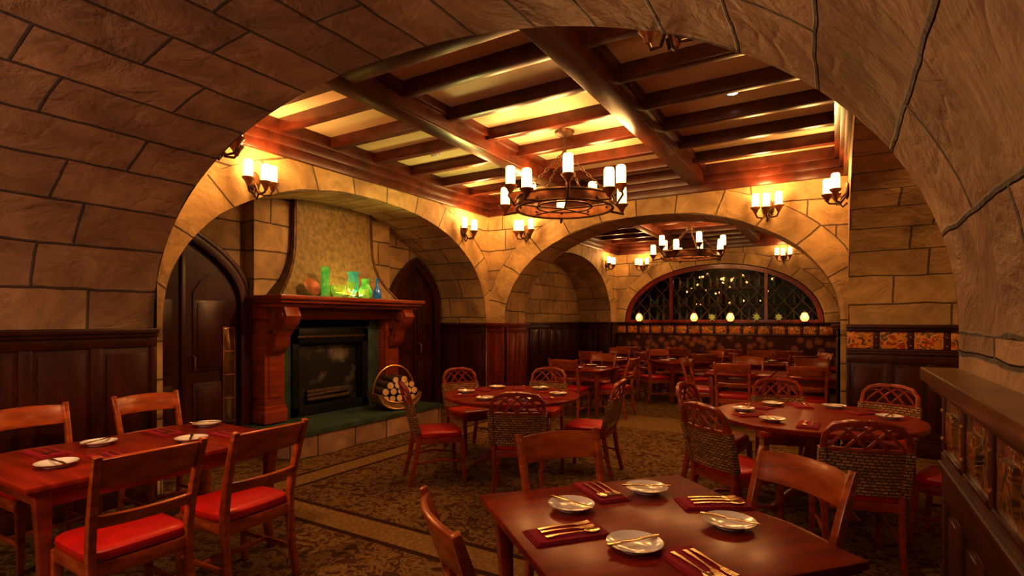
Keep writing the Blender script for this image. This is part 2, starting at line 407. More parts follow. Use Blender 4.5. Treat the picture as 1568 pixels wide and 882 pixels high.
def beams(name, x0,x1,y0,y1, mains, joists, cross):
    mb=MB()
    for x in mains:
        mb.box((x,(y0+y1)/2,3.535),(.17,y1-y0,.25),WOODX)
        mb.box((x,(y0+y1)/2,3.60),(.25,y1-y0,.09),WOODX)
        mb.box((x,(y0+y1)/2,3.405),(.20,y1-y0,.025),WOODX)
    for y in cross:
        mb.box(((x0+x1)/2,y,3.53),(x1-x0,.17,.24),WOODX); mb.box(((x0+x1)/2,y,3.60),(x1-x0,.25,.09),WOODX)
    for y in joists:
        mb.box(((x0+x1)/2,y,3.58),(x1-x0,.10,.125),WOODX)
    for k,(w,z0,z1) in enumerate(((.05,3.30,3.46),(.09,3.40,3.55),(.14,3.50,3.66))):
        mb.box((x0+w/2,(y0+y1)/2,(z0+z1)/2),(w,y1-y0,z1-z0),WOODX)
        mb.box((x1-w/2,(y0+y1)/2,(z0+z1)/2),(w,y1-y0,z1-z0),WOODX)
        mb.box(((x0+x1)/2,y1-w/2,(z0+z1)/2),(x1-x0,w,z1-z0),WOODX)
        mb.box(((x0+x1)/2,y0+w/2,(z0+z1)/2),(x1-x0,w,z1-z0),WOODX)
    return mb.obj(name,bevel=.006)
beams('ceiling_beams',WX,EX,SY,NY,(-3.37,-1.63),(3.6,4.28,4.96,5.64,6.32,7.0),(2.92,))
beams('ceiling_beams_rear',BW,BE,8.36,BN,(-3.37,-1.63),(9.1,9.8,10.5,11.2,11.9,12.6,13.3),())

# ------------------------------------------------------------ wainscot
tn=[0]
def wains(p0,p1,n,zc=1.5,mat=None,tiles=None,step=.46,z0=0,proj=.03,cap=.07,tmat=None,capm=None):
    mat=mat or WAINS; tmat=tmat or TILE; capm=capm or mat; tn[0]+=1
    mb=MB(); L=math.hypot(p1[0]-p0[0],p1[1]-p0[1]); U=((p1[0]-p0[0])/L,(p1[1]-p0[1])/L)
    f=lambda *a: mb.fbox(p0,U,n,*a)
    f(0,L,.001,proj,z0,zc-.03,mat)
    f(0,L,.001,proj+.035,z0,z0+.16,mat); f(0,L,.001,proj+.025,z0+.16,z0+.2,mat)
    ztop=zc-.06
    f(0,L,.001,proj+cap,zc-.045,zc,capm); f(0,L,.001,proj+cap-.025,zc-.075,zc-.045,mat)
    if tiles:
        t0=zc-.10-tiles; f(0,L,.001,proj+.02,t0-.03,t0,mat); f(0,L,.001,proj+.03,t0-.06,t0-.03,mat)
        k=max(1,round(L/(tiles*1.7))); w=L/k
        for i in range(k):
            f(i*w+.006,(i+1)*w-.05-.006,.001,proj+.012,t0+.008,zc-.085,tmat)
            f((i+1)*w-.05,(i+1)*w-.004,.001,proj+.018,t0+.008,zc-.085,mat)
            if capm is not mat:
                f(i*w+.006,(i+1)*w-.056,.001,proj+.022,t0+.006,t0+.018,mat); f(i*w+.006,(i+1)*w-.056,.001,proj+.022,zc-.10,zc-.088,mat)
                # carved inner roundel
                f(i*w+(w-.05)*.30,i*w+(w-.05)*.70,.001,proj+.026,t0+tiles*.28,t0+tiles*.80,tmat)
            for zz in (t0+tiles*.25,t0+tiles*.75): f((i+1)*w-.034,(i+1)*w-.020,.001,proj+.024,zz-.007,zz+.007,GOLD)
        ztop=t0-.06
    k=max(1,round(L/step)); w=L/k
    f(0,L,.001,proj+.018,ztop-.10,ztop,mat); f(0,L,.001,proj+.018,z0+.2,z0+.28,mat)
    for i in range(k+1):
        u=i*w; f(max(0,u-.04),min(L,u+.04),.001,proj+.018,z0+.28,ztop-.1,mat)
        if i<k: f(u+.075,u+w-.075,.001,proj+.010,z0+.33,ztop-.15,mat)
    return mb.obj('trim_%d'%tn[0],bevel=.004)
wains((-5.15,-2.0),(-5.15,SY),(1,0),1.48)
wains((.37,-2.0),(.37,SY),(-1,0),1.38,tiles=.20,step=.3,cap=.08,tmat=TILED,capm=CAPM)
wains((WX,7.62),(-6.1,7.62),(0,-1),1.5)
wains((WX,NY),(-4.76,NY),(0,-1),1.5,WAINSRED,step=.17)
wains((-4.76,NY),(-4.76,8.36),(1,0),1.5,WAINSRED,step=.33)
wains((.04,8.36),(.04,NY),(-1,0),1.5)
wains((.10,7.62),(1.72,7.62),(0,-1),1.5,WAINS,tiles=.19)
wains((BW,8.85),(BW,8.36),(1,0),1.5)
wains((BW,BN),(BW,13.55),(1,0),1.5)
wains((-6.0,8.5),(-6.0,13.9),(1,0),1.5)
wains((BW,13.55),(-6.0,13.55),(0,-1),1.5)
wains((BW,BN),(BE,BN),(0,-1),1.5,tiles=.19)
wains((BE,BN),(BE,8.4),(-1,0),1.5)

# ------------------------------------------------------------ fireplace
def gothic(w,zs,zt,n=14,e=1.75):
    L=[(-w/2,0.02),(-w/2,zs*.5)]
    for i in range(n+1):
        t=i/n; L.append((-w/2*(1-t**e), zs+(zt-zs)*t**.92))
    return L+[(-x,z) for x,z in L[::-1][1:]]
def door(name,yc,w,zs=1.82,e=1.75,glass=False):
    mb=MB(); X=-6.095
    out=gothic(w+.14,zs,2.52,e=e); inn=gothic(w-.02,zs,2.42,e=e)
    mb.sweep([(X+.05,yc+x,z) for x,z in out],.10,.13,(1,0,0),WAINS)
    mb.sweep([(X+.08,yc+x,z) for x,z in gothic(w+.24,zs+.02,2.57,e=e)],.06,.05,(1,0,0),WAINS)
    mb.poly([(X+.03,yc+x,z) for x,z in inn],WAINS)
    for sgn in (-1,1):
        cy=yc+sgn*w*.235; pw=w*.30
        for z0,z1 in ((.18,.85),(.98,1.78)):
            mb.box((X+.035,cy,(z0+z1)/2),(.02,pw,z1-z0),WAINS)
            mb.box((X+.045,cy,(z0+z1)/2),(.02,pw-.09,z1-z0-.09),WAINS)
        q=[(-pw/2,0),(-pw/2,.08),(-pw*.28,.22),(0,.30),(pw*.28,.22),(pw/2,.08),(pw/2,0)]
        mb.poly([(X+.046,cy+a,1.77+b) for a,b in q],WAINS)
        for i in range(6):
            a,b=q[i],q[i+1]; mb.poly([(X+.03,cy+a[0],1.77+a[1]),(X+.03,cy+b[0],1.77+b[1]),(X+.046,cy+b[0],1.77+b[1]),(X+.046,cy+a[0],1.77+a[1])],WAINS)
    mb.box((X+.045,yc,1.2),(.03,.05,2.3),WAINS)
    if glass:
        mb.box((X+.06,yc+w*.40,.92),(.02,.15,1.10),IRONR); mb.box((X+.068,yc+w*.40,.92),(.014,.12,1.06),MIRR)
        for z in (.65,.92,1.19): mb.box((X+.076,yc+w*.40,z),(.008,.13,.012),IRONR)
    mb.tube([(X+.05,yc+.10,.98),(X+.10,yc+.10,1.0),(X+.10,yc+.10,1.14),(X+.05,yc+.10,1.16)],.011,GOLD,8)
    return mb.obj(name,bevel=.004)
door('door_1',3.17,1.26,1.70,2.1,True); door('door_2',6.91,.94)

fp=MB(); BX=-6.09
def uvbox(mb,x0,x1,y0,y1,z0,z1,mat):
    q=lambda pts,uv: mb.poly(pts,mat,uv)
    q([(x1,y0,z0),(x1,y1,z0),(x1,y1,z1),(x1,y0,z1)],[(y0,z0),(y1,z0),(y1,z1),(y0,z1)])
    q([(x0,y0,z0),(x1,y0,z0),(x1,y0,z1),(x0,y0,z1)],[(x0,z0),(x1,z0),(x1,z1),(x0,z1)])
    q([(x0,y1,z0),(x1,y1,z0),(x1,y1,z1),(x0,y1,z1)],[(x0,z0),(x1,z0),(x1,z1),(x0,z1)])
    q([(x0,y0,z1),(x1,y0,z1),(x1,y1,z1),(x0,y1,z1)],[(x0,y0),(x1,y0),(x1,y1),(x0,y1)])
    q([(x0,y0,z0),(x1,y0,z0),(x1,y1,z0),(x0,y1,z0)],[(x0,y0),(x1,y0),(x1,y1),(x0,y1)])
uvbox(fp,BX,-5.90,3.90,4.42,1.84,3.10,STONE); uvbox(fp,BX,-5.90,5.62,6.16,1.84,3.10,STONE)
prof=[(1.84,1.00,-5.62),(1.92,.93,-5.66),(2.02,.84,-5.71),(2.14,.76,-5.75),(2.28,.70,-5.78),(2.45,.66,-5.80),(2.7,.645,-5.81),(3.12,.64,-5.82)]
yc=5.04
for i in range(len(prof)-1):
    z0,h0,x0=prof[i]; z1,h1,x1=prof[i+1]
    fp.poly([(x0,yc-h0,z0),(x0,yc+h0,z0),(x1,yc+h1,z1),(x1,yc-h1,z1)],HOOD)
    for s in (-1,1): fp.poly([(BX,yc+s*h0,z0),(x0,yc+s*h0,z0),(x1,yc+s*h1,z1),(BX,yc+s*h1,z1)],IRON)
for s in (-1,1): fp.sweep([(x,yc+s*h,z) for z,h,x in prof],.035,.035,(1,0,0),IRON)
for (x1,y0,y1,z0,z1) in ((-5.34,3.86,6.34,1.79,1.84),(-5.38,3.89,6.31,1.75,1.79),(-5.46,3.91,6.29,1.70,1.75),(-5.72,3.93,6.27,1.56,1.70)):
    fp.box(((x1+BX)/2,(y0+y1)/2,(z0+z1)/2),(x1-BX,y1-y0,z1-z0),WOOD)
for yy in (3.95,5.95):
    fp.box((-5.93,yy+.135,.94),(.32,.27,1.24),WOOD)
    fp.box((-5.92,yy+.135,.40),(.36,.31,.16),WOOD); fp.box((-5.92,yy+.135,.50),(.34,.29,.05),WOOD)
    fp.box((-5.765,yy+.135,1.0),(.02,.17,.75),WOOD)
    fp.box((-5.935,yy-.005,1.0),(.20,.02,.75),WOOD)
    cor=[(-5.77,1.18),(-5.72,1.20),(-5.67,1.27),(-5.65,1.37),(-5.58,1.46),(-5.49,1.53),(-5.46,1.60),(-5.49,1.67),(-5.60,1.71)]
    fp.sweep([(x,yy+.135,z) for x,z in cor],.20,.09,(0,1,0),WOOD)
    fp.box((-5.68,yy+.135,1.56),(.24,.18,.28),WOOD)
    fp.tube([(-5.54,yy+.02,1.60),(-5.54,yy+.25,1.60)],.07,WOOD,16)
    fp.tube([(-5.72,yy+.03,1.26),(-5.72,yy+.24,1.26)],.05,WOOD,16)
for (y0,y1,z0,z1) in ((4.22,4.42,.31,1.56),(5.70,5.95,.31,1.56),(4.42,5.70,1.44,1.56)):
    fp.box((-6.0,(y0+y1)/2,(z0+z1)/2),(.16,y1-y0,z1-z0),SLATE)
fp.box((-5.935,5.06,1.50),(.03,1.40,.10),SLATE)
for (y0,y1,z0,z1) in ((4.42,4.52,.32,1.44),(5.60,5.70,.32,1.44),(4.42,5.70,1.24,1.44),(4.42,5.70,.32,.44)):
    fp.box((-5.92,(y0+y1)/2,(z0+z1)/2),(.07,y1-y0,z1-z0),BLACK)
fp.box((-6.03,5.06,.86),(.03,1.2,.9),SOOT)
for yy in (4.53,5.59): fp.box((-5.97,yy,.86),(.05,.02,.86),BLACK)
fp.box((-5.97,5.06,1.23),(.05,1.1,.03),BLACK)
for k in range(3): fp.tube([(-5.975,4.7,.50+k*.05),(-5.975,5.4,.50+k*.05+.03*(k%2))],.028,BARK,10)
fp.box((-5.88,5.06,1.33),(.012,1.14,.03),IRON)
fp.obj('fireplace',bevel=.005)
he=MB()
uvbox(he,-6.09,-5.06,3.83,6.35,0,.255,HEARTHST)
he.box((-5.57,5.09,.28),(1.06,2.58,.05),SLATE)
he.obj('hearth',smooth=False)

def vase(name,prof,x,y,m,z=1.842): mb=MB(); mb.lathe(prof,(0,0,0),m,28,cap=False); return mb.obj(name,loc=(x,y,z))
def cyl(r,h): return [(.001,0),(r*.9,0),(r,.012),(r*.94,h*.5),(r*1.02,h),(r*.93,h),(r*.85,h*.5),(r*.86,.03),(.001,.025)]
vase('green_cylinder_vase',cyl(.055,.38),-5.52,4.62,GGREEN)
vase('lime_glass_bowl',[(.001,0),(.05,0),(.06,.02),(.095,.08),(.105,.15),(.095,.15),(.085,.08),(.05,.03),(.001,.025)],-5.50,4.80,GLIME)
vase('aqua_footed_vase',[(.001,0),(.06,0),(.055,.015),(.02,.03),(.02,.06),(.065,.10),(.08,.20),(.06,.28),(.085,.35),(.075,.35),(.05,.28),(.07,.20),(.055,.11),(.001,.08)],-5.52,5.08,GCYAN)
vase('green_glass_jar',[(.001,0),(.05,0),(.085,.03),(.095,.10),(.065,.17),(.045,.20),(.06,.27),(.05,.27),(.035,.20),(.055,.16),(.085,.10),(.075,.04),(.001,.02)],-5.52,5.30,GGREEN)
vase('lime_glass_goblet',[(.001,0),(.045,0),(.04,.01),(.012,.03),(.012,.08),(.045,.12),(.05,.20),(.045,.20),(.038,.13),(.001,.10)],-5.41,4.94,GLIME)
vase('blue_glass_bottle',[(.001,0),(.05,0),(.055,.02),(.055,.12),(.02,.18),(.018,.28),(.025,.29),(.015,.29),(.012,.18),(.045,.12),(.045,.03),(.001,.02)],-5.50,5.50,GBLUE)
vase('lime_glass_tumbler',cyl(.045,.12),-5.41,5.19,GLIME)
mb=MB(); mb.lathe([(.001,0),(.05,.004),(.10,.02),(.115,.03),(.10,.026),(.05,.010),(.001,.008)],(0,0,0),IRONR,28,cap=False)
o=mb.obj('amber_display_dish',loc=(-5.54,4.42,1.95)); o.rotation_euler=(0,R(68),0)
# log basket
lb=MB()
lb.tube([(-.17,-.28,.10),(-.17,-.27,.02),(-.17,.27,.02),(-.17,.28,.10)],.010,GOLD,6)
for x in (-.19,0,.22):
    lb.tube([(x,.31*math.cos(a),.225-.205*math.sin(a)) for a in [math.pi*i/14 for i in range(15)]],.013,GOLD,8)
for z,ry in ((.225,.31),(.12,.27)):
    lb.tube([(-.20,-ry,z),(.22,-ry,z)],.012,GOLD,8); lb.tube([(-.20,ry,z),(.22,ry,z)],.012,GOLD,8)
nb=len(lb.v)
for i in range(21):
    a=math.pi*i/20
    for x in (-.20,.22): lb.v.append((x,.318*math.cos(a),.225-.212*math.sin(a)))
for i in range(20): lb.face((nb+2*i,nb+2*i+1,nb+2*i+3,nb+2*i+2),WICKER)
# woven front crescent and rim
cr_=[(.222,.318*math.cos(a),.225-.212*math.sin(a)) for a in [math.pi*i/20 for i in range(21)]]
inn_=[(.226,.27*math.cos(a),.235-.125*math.sin(a)) for a in [math.pi*i/20 for i in range(21)]]
for i in range(20): lb.poly([cr_[i],cr_[i+1],inn_[i+1],inn_[i]],WICKER)
lb.tube(inn_,.010,GOLD,8)
lb.tube([(0,.31*math.cos(a),.225+.38*math.sin(a)) for a in [math.pi*i/20 for i in range(21)]],.015,GOLD,8)
rows=[(.075,[-.16,-.05,.06,.17]),(.165,[-.21,-.11,0,.11,.20]),(.26,[-.20,-.09,.02,.13,.22]),(.345,[-.14,-.03,.09,.18]),(.42,[-.06,.06])]
for z,ys in rows:
    for y in ys:
        r=random.uniform(.042,.054); dx=random.uniform(-.03,.015)
        lb.tube([(-.18+dx,y,z),(.20+dx,y+random.uniform(-.01,.01),z)],r,BARK,12)
        lb.tube([(.198+dx,y,z),(.206+dx,y,z)],r*.9,LOGEND,12)
lb.obj('log_basket',loc=(-5.36,5.68,.307),rz=R(-22))

# ------------------------------------------------------------ light fixtures
def candle(mb,x,y,z,r=.047,h=.18):
    mb.lathe([(r*.35,-.085),(r*.5,-.07),(r*.8,-.04),(r*1.35,-.012),(r*1.4,0),(r*1.2,.002)],(x,y,z),IRONR,14)
    mb.lathe([(r,0),(r*1.03,h*.5),(r*.98,h*.93),(r*.82,h)],(x,y,z),CANDLE,16)
def sconce_mesh():
    mb=MB()
    mb.lathe([(.02,-.10),(.055,-.07),(.075,0),(.055,.07),(.02,.10)],(0,.02,0),IRON,12,sy=.3)
    mb.tube([(0,.02,-.14),(0,.06,-.18),(0,.09,-.14),(0,.07,-.08),(0,.03,-.02)],.010,IRON,8)
    for x,y,z in ((-.135,.13,.0),(.135,.13,.0),(0,.21,-.025)):
        mb.tube([(0,.03,-.06),(x*.4,.05+y*.3,-.14),(x*.85,y*.9,-.13),(x,y,z-.08)],.011,IRON,8)
        candle(mb,x,y,z,.043,.17)
    return mb.mesh('wall_sconce')
SC=sconce_mesh()
def sconce(x,y,z,face,power=20,col=WARM,s=1):
    o=inst(SC,'wall_sconce',(x,y,z),{'E':-math.pi/2,'W':math.pi/2,'N':0,'S':math.pi}[face])
    o.scale=(s,s,s)
    light('POINT',(0,.27,.24),power,col,o,'sconce_light',.09)
    return o
sconce(WX,3.36,2.96,'E',24); sconce(-4.26,SY,3.02,'N',14); sconce(-.66,SY,2.95,'N',12,s=.85)
sconce(WX,6.97,2.98,'E'); sconce(-4.33,NY,3.0,'S'); sconce(-.76,NY,3.0,'S',22); sconce(EX,7.0,2.98,'W',17)
sconce(BW,13.2,3.0,'E',12); sconce(-4.37,BN,3.0,'S',12); sconce(-1.05,BN,3.05,'S',12)

def chand_mesh():
    mb=MB(); n=10
    ring=lambda r,z:[(r*math.cos(2*math.pi*i/48),r*math.sin(2*math.pi*i/48),z) for i in range(48)]
    mb.sweep(ring(.52,-.03),.10,.014,(0,0,1),IRONR,closed=True)
    mb.tube(ring(.53,.026),.013,IRON,8,closed=True); mb.tube(ring(.53,-.086),.013,IRON,8,closed=True)
    mb.tube(ring(.30,-.06),.011,IRON,8,closed=True)
    for k in range(n):
        a=2*math.pi*(k+.3)/n; c,s=math.cos(a),math.sin(a)
        r=.70 if k%2 else .62; zz=.01 if k%2 else .14
        mb.tube([(.50*c,.50*s,-.02),(.57*c,.57*s,-.08),((r+.02)*c,(r+.02)*s,zz-.11),(r*c,r*s,zz-.06)],.014,IRON,8)
        candle(mb,r*c,r*s,zz,.052,.20)
        if k%2==0:
            P0=Vector((.50*c,.50*s,.03)); P1=Vector((.05*c,.05*s,.50)); nl=13
            for j in range(nl):
                p=P0.lerp(P1,(j+.5)/nl); d=(P1-P0).normalized(); sd=Vector((-s,c,0)) if j%2 else Vector((-s,c,0)).cross(d)
                hl=(P1-P0).length/nl*.62
                mb.tube([p+d*math.cos(t)*hl+sd*math.sin(t)*.013 for t in [2*math.pi*i/10 for i in range(10)]],.005,IRON,6,closed=True)
            mb.tube([(.52*c,.52*s,-.06),(.28*c,.28*s,-.07),(.0,.0,-.08)],.009,IRON,8)
    mb.lathe([(.01,.44),(.05,.46),(.06,.50),(.03,.54),(.015,.58)],(0,0,0),IRON,14)
    for k in range(5):
        z=.60+.03*k
        mb.tube([(.015*math.cos(t) if k%2 else 0,0 if k%2 else .015*math.cos(t),z+.02*math.sin(t)) for t in [2*math.pi*i/10 for i in range(10)]],.004,IRON,6,closed=True)
    mb.lathe([(.02,.72),(.10,.745),(.11,.775)],(0,0,0),IRON,20)
    mb.tube([(0,0,.56),(0,0,.74)],.006,IRON,6)
    return mb.mesh('chandelier')
CH=chand_mesh()
for loc,pw in (((-2.58,5.42,2.86),19),((-2.5,11.0,2.86),14)):
    o=inst(CH,'chandelier',loc)
    for k in range(5):
        a=2*math.pi*k/5; light('POINT',(.62*math.cos(a),.62*math.sin(a),.42),pw,WARM,o,'chandelier_light',.14)
mb=MB(); mb.lathe([(.045,0),(.075,-.004),(.085,.0),(.085,.01)],(0,0,0),WHITE,24,cap=False); mb.lathe([(.0,.002),(.045,.002)],(0,0,0),LAMPW,20,cap=False)
DL=mb.mesh('recessed_downlight')
def down(x,y,z,p,ang,tgt=None,col=(1,.57,.27)):
    o=inst(DL,'recessed_downlight',(x,y,z)); light('SPOT',(0,0,-.03),p,col,o,'downlight',.06,ang,tgt or (0,0,-3),.7)
down(-.82,5.30,3.632,70,80)
mb=MB(); mb.lathe([(.05,0),(.06,-.01),(.06,-.035),(.045,-.05),(.01,-.052)],(0,0,0),WHITE,20); mb.obj('smoke_detector',loc=(-4.3,5.3,3.64))
down(-2.5,9.45,3.632,40,90)
down(.95,5.6,3.05,60,110,(-.1,1.6,-1.3),WARM)  # invented downlight, put in to brighten the alcove's far pier

light('AREA',(-5.70,5.05,1.90),10,(.96,.78,.22),name='mantel_uplight',size=.35,target=(-5.45,5.1,3.6))
light('SPOT',(-4.2,6.0,2.3),60,(.92,.86,.26),name='ceiling_fill',spot=110,target=(-4.3,5.2,3.6),radius=.2)  # added fill in mid-air, no fixture; tints the left ceiling bay
light('SPOT',(-3.0,4.6,3.3),130,(1,.58,.25),name='fireplace_spot',spot=62,target=(-5.9,4.95,1.55),radius=.05)
light('SPOT',(-2.6,.9,3.0),125,(1,.55,.26),name='table_fill_left',spot=75,target=(-3.6,1.7,.6),radius=.12)  # added fill without a fixture, brightens the left table
light('SPOT',(-1.3,.8,2.85),38,(1,.58,.34),name='table_fill_near',spot=70,target=(-.7,2.1,.7),radius=.2)  # added fill, no fixture, for gleam on the near table
light('POINT',(-3.1,-.8,1.9),74,(1,.66,.43),name='vault_fill',radius=.25)  # unseen fill added behind the camera to light the foreground
light('POINT',(-.5,.9,2.2),2.6,(1,.64,.38),name='vault_fill_right',radius=.2)  # extra fill put in to light the right-hand ledge

# ------------------------------------------------------------ chairs
def chair1():
    mb=MB(); W=CHW
    for s in (-1,1):
        mb.sweep([(s*.215,-.27,0),(s*.213,-.235,.18),(s*.212,-.215,.38),(s*.213,-.215,.50),(s*.217,-.245,.66),(s*.222,-.285,.80),(s*.228,-.335,.95)],.034,[.036,.042,.048,.048,.044,.040,.030],(1,0,0),W)
        mb.taper((s*.205,.205,0),(s*.205,.20,.42),.032,.046,W)
        mb.box((s*.208,-.01,.40),(.026,.40,.07),W)
        mb.box((s*.208,-.02,.17),(.02,.42,.028),W)
    mb.box((0,.205,.40),(.40,.026,.07),W); mb.box((0,-.21,.40),(.40,.026,.07),W)
    mb.box((0,.0,.17),(.40,.02,.028),W)
    def rail(zc,h,y0,bow,th=.022,crown=0):
        n=12; pts=[]; hs=[]
        for i in range(n+1):
            t=-1+2*i/n; x=t*.222; pts.append((x,y0-bow*(1-t*t),zc+crown*(1-t*t)*.5)); hs.append(h+crown*(1-t*t))
        mb.sweep(pts,hs,th,(0,-.34,1),W)
    rail(.868,.135,-.300,.045,crown=.012); rail(.635,.058,-.240,.035)
    mb.cushion((0,0,.435),.47,.45,.062,LEATH)
    return mb.mesh('dining_chair',bevel=.004)
def chair2():
    mb=MB(); W=CHW2
    def backy(z): return -.20-.13*max(0,(z-.46))/.5
    for s in (-1,1):
        mb.sweep([(s*.20,-.29,0),(s*.20,-.24,.2),(s*.205,-.205,.42),(s*.215,backy(.6),.6),(s*.222,backy(.78),.78),(s*.215,backy(.86),.86),(s*.17,backy(.91)-.01,.915),(s*.09,backy(.92)-.03,.935),(0,backy(.93)-.035,.94)],[.034]*5+[.032]*4,[.038,.040,.044,.040,.036,.034,.034,.034,.034],(s*.9,0,.3),W)
        mb.sweep([(s*.20,.23,0),(s*.20,.215,.2),(s*.20,.20,.42)],[.030,.036,.044],[.030,.036,.044],(1,0,0),W)
        mb.box((s*.203,-.0,.41),(.026,.40,.06),W)
        mb.sweep([(s*.2,-.22,.20),(s*.2,.0,.23),(s*.2,.21,.20)],.018,.022,(1,0,0),W)
    mb.box((0,.205,.41),(.38,.026,.06),W); mb.box((0,-.205,.41),(.38,.026,.06),W)
    def P(x,z): return (x,backy(z)-.035*(1-(x/.22)**2),z)
    mb.sweep([P(-.215+.43*i/10,.765) for i in range(11)],.03,.02,(0,0,1),W)
    for x0,x1 in ((-.20,-.02),(-.11,.08),(.0,.19)):
        for m_ in (1,-1):
            pts=[]
            for i in range(9):
                t=i/8; x=(x0+(x1-x0)*t)*m_; z=.775+.145*math.sin(t*math.pi/2)
                z=min(z,.925-.35*abs(x)**2*4)
                p=P(x,z); pts.append((p[0],p[1]+.002*m_,p[2]))
            mb.sweep(pts,.019,.014,(0,0,1),W)
    nx,nz=12,6
    for off in (-.012,.012):
        b=len(mb.v)
        for j in range(nz+1):
            for i in range(nx+1):
                x=-.222+.444*i/nx; z=.50+.265*j/nz; p=P(x,z); mb.v.append((p[0],p[1]+off,p[2]))
        for j in range(nz):
            for i in range(nx):
                q=b+j*(nx+1)+i; mb.face((q,q+1,q+nx+2,q+nx+1),WICKER)
    for s in (-1,1):
        mb.sweep([(s*.222,backy(.50)-.005,.49),(s*.226,backy(.63)-.005,.63),(s*.228,backy(.765)-.005,.77)],.044,.05,(1,0,0),WICKER)
    mb.sweep([P(-.215+.43*i/10,.50) for i in range(11)],.028,.034,(0,0,1),WICKER)
    mb.cushion((0,0,.435),.46,.44,.062,LEATH)
    return mb.mesh('wicker_back_chair',bevel=.003)
C1=chair1(); C2=chair2()
def chair(me,x,y,fx,fy,name='dining_chair'):
    l=math.hypot(fx,fy); fx/=l; fy/=l
    return inst(me,name,(x+fx*.30,y+fy*.30,0.002),math.atan2(fy,fx)-math.pi/2)

# ------------------------------------------------------------ tables
def rect_table(w,d,name='dining_table'):
    mb=MB()
    mb.box((0,0,.745),(w,d,.030),TABLE); mb.box((0,0,.722),(w-.03,d-.03,.018),TABLE)
    for s in (-1,1):
        mb.box((s*(w/2-.09),0,.675),(.025,d-.2,.09),WOOD); mb.box((0,s*(d/2-.09),.675),(w-.2,.025,.09),WOOD)
        for t in (-1,1):
            x,y=s*(w/2-.085),t*(d/2-.085)
            mb.sweep([(x,y,0.002),(x-s*.02,y-t*.02,.18),(x-s*.012,y-t*.012,.45),(x,y,.715)],[.04,.045,.055,.07],[.04,.045,.055,.07],(1,0,0),WOOD)
    return mb.mesh(name,bevel=.006)
def round_table(r):
    mb=MB()
    mb.lathe([(r-.03,.715),(r-.005,.725),(r,.740),(r,.752),(r-.008,.76),(r-.05,.7601)],(0,0,0),TABLE,64)
    mb.lathe([(.17,.70),(.17,.716)],(0,0,0),WOOD,24)
    mb.lathe([(.05,.70),(.06,.62),(.05,.56),(.075,.45),(.09,.33),(.07,.22),(.10,.16),(.10,.10),(.05,.08)],(0,0,0),WOOD,24)
    for k in range(4):
        a=math.pi/4+k*math.pi/2; c,s=math.cos(a),math.sin(a)
        mb.sweep([(.04*c,.04*s,.15),(.20*c,.20*s,.14),(.34*c,.34*s,.07),(.42*c,.42*s,.025)],[.05,.05,.045,.04],[.08,.07,.05,.045],(-s,c,0),WOOD)
    return mb.mesh('round_table',bevel=.004)
mb=MB(); mb.lathe([(.04,0),(.055,.002),(.058,.008),(.078,.018),(.096,.026),(.097,.028),(.078,.0215),(.056,.011),(.02,.009),(.001,.009)],(0,0,0),PORC,40); PLATE=mb.mesh('side_plate')
mb=MB()
for k in range(3): mb.box((0,-.002*k,.0025+.004*k),(.30-.012*k,.15-.01*k,.0036),NAPK)
NAPKIN=mb.mesh('folded_napkin',bevel=.0015)
def knife():
    mb=MB(); mb.sweep([(-.11,0,.004),(-.06,0,.005),(-.01,0,.004)],[.014,.017,.012],[.006,.007,.005],(0,1,0),SILV)
    mb.sweep([(-.01,0,.004),(.03,.001,.004),(.08,.002,.004),(.11,.006,.004)],[.012,.019,.019,.005],.0022,(0,1,0),SILV); return mb.mesh('butter_knife',bevel=.0008)
def fork():
    mb=MB(); mb.sweep([(-.10,0,.004),(-.05,0,.006),(.02,0,.005),(.045,0,.004)],[.016,.012,.007,.012],.004,(0,1,0),SILV)
    mb.sweep([(.043,0,.004),(.055,0,.003),(.068,0,.003)],[.012,.024,.025],.003,(0,1,0),SILV)
    for i in range(4): mb.sweep([(.066,-.0105+.007*i,.003),(.09,-.0105+.007*i,.004),(.112,-.0095+.0063*i,.007)],[.0035,.0035,.0018],.0025,(0,1,0),SILV)
    return mb.mesh('fork')
def spoon():
    mb=MB(); mb.sweep([(-.10,0,.004),(-.05,0,.007),(.03,0,.006),(.06,0,.005)],[.016,.012,.006,.008],.004,(0,1,0),SILV)
    mb.lathe([(.003,.001),(.6,.0015),(.9,.004),(1,.008),(.85,.0065),(.5,.004),(.01,.003)],(.085,0,0),SILV,20)
    b=7*20
    for i in range(-b,0):
        v=mb.v[i]; mb.v[i]=(.085+(v[0]-.085)*.031,v[1]*.020,v[2])
    return mb.mesh('spoon')
KN,FK,SP=knife(),fork(),spoon()
ZT=.7605
def plate(x,y,ka=None,z=ZT):
    inst(PLATE,'side_plate',(x,y,z))
    if ka is not None: inst(KN,'butter_knife',(x,y,z+.0275),R(ka))
def napkin(x,y,a,full=True,z=ZT):
    a=R(a); inst(NAPKIN,'folded_napkin',(x,y,z),a)
    items=[(FK,'fork',.042),(FK,'fork',.008),(SP,'spoon',-.034)] if full else [(FK,'fork',.025),(SP,'spoon',-.025)]
    for me,n,o in items:
        inst(me,n,(x-math.sin(a)*o,y+math.cos(a)*o,z+.0125),a+random.uniform(-.05,.05))

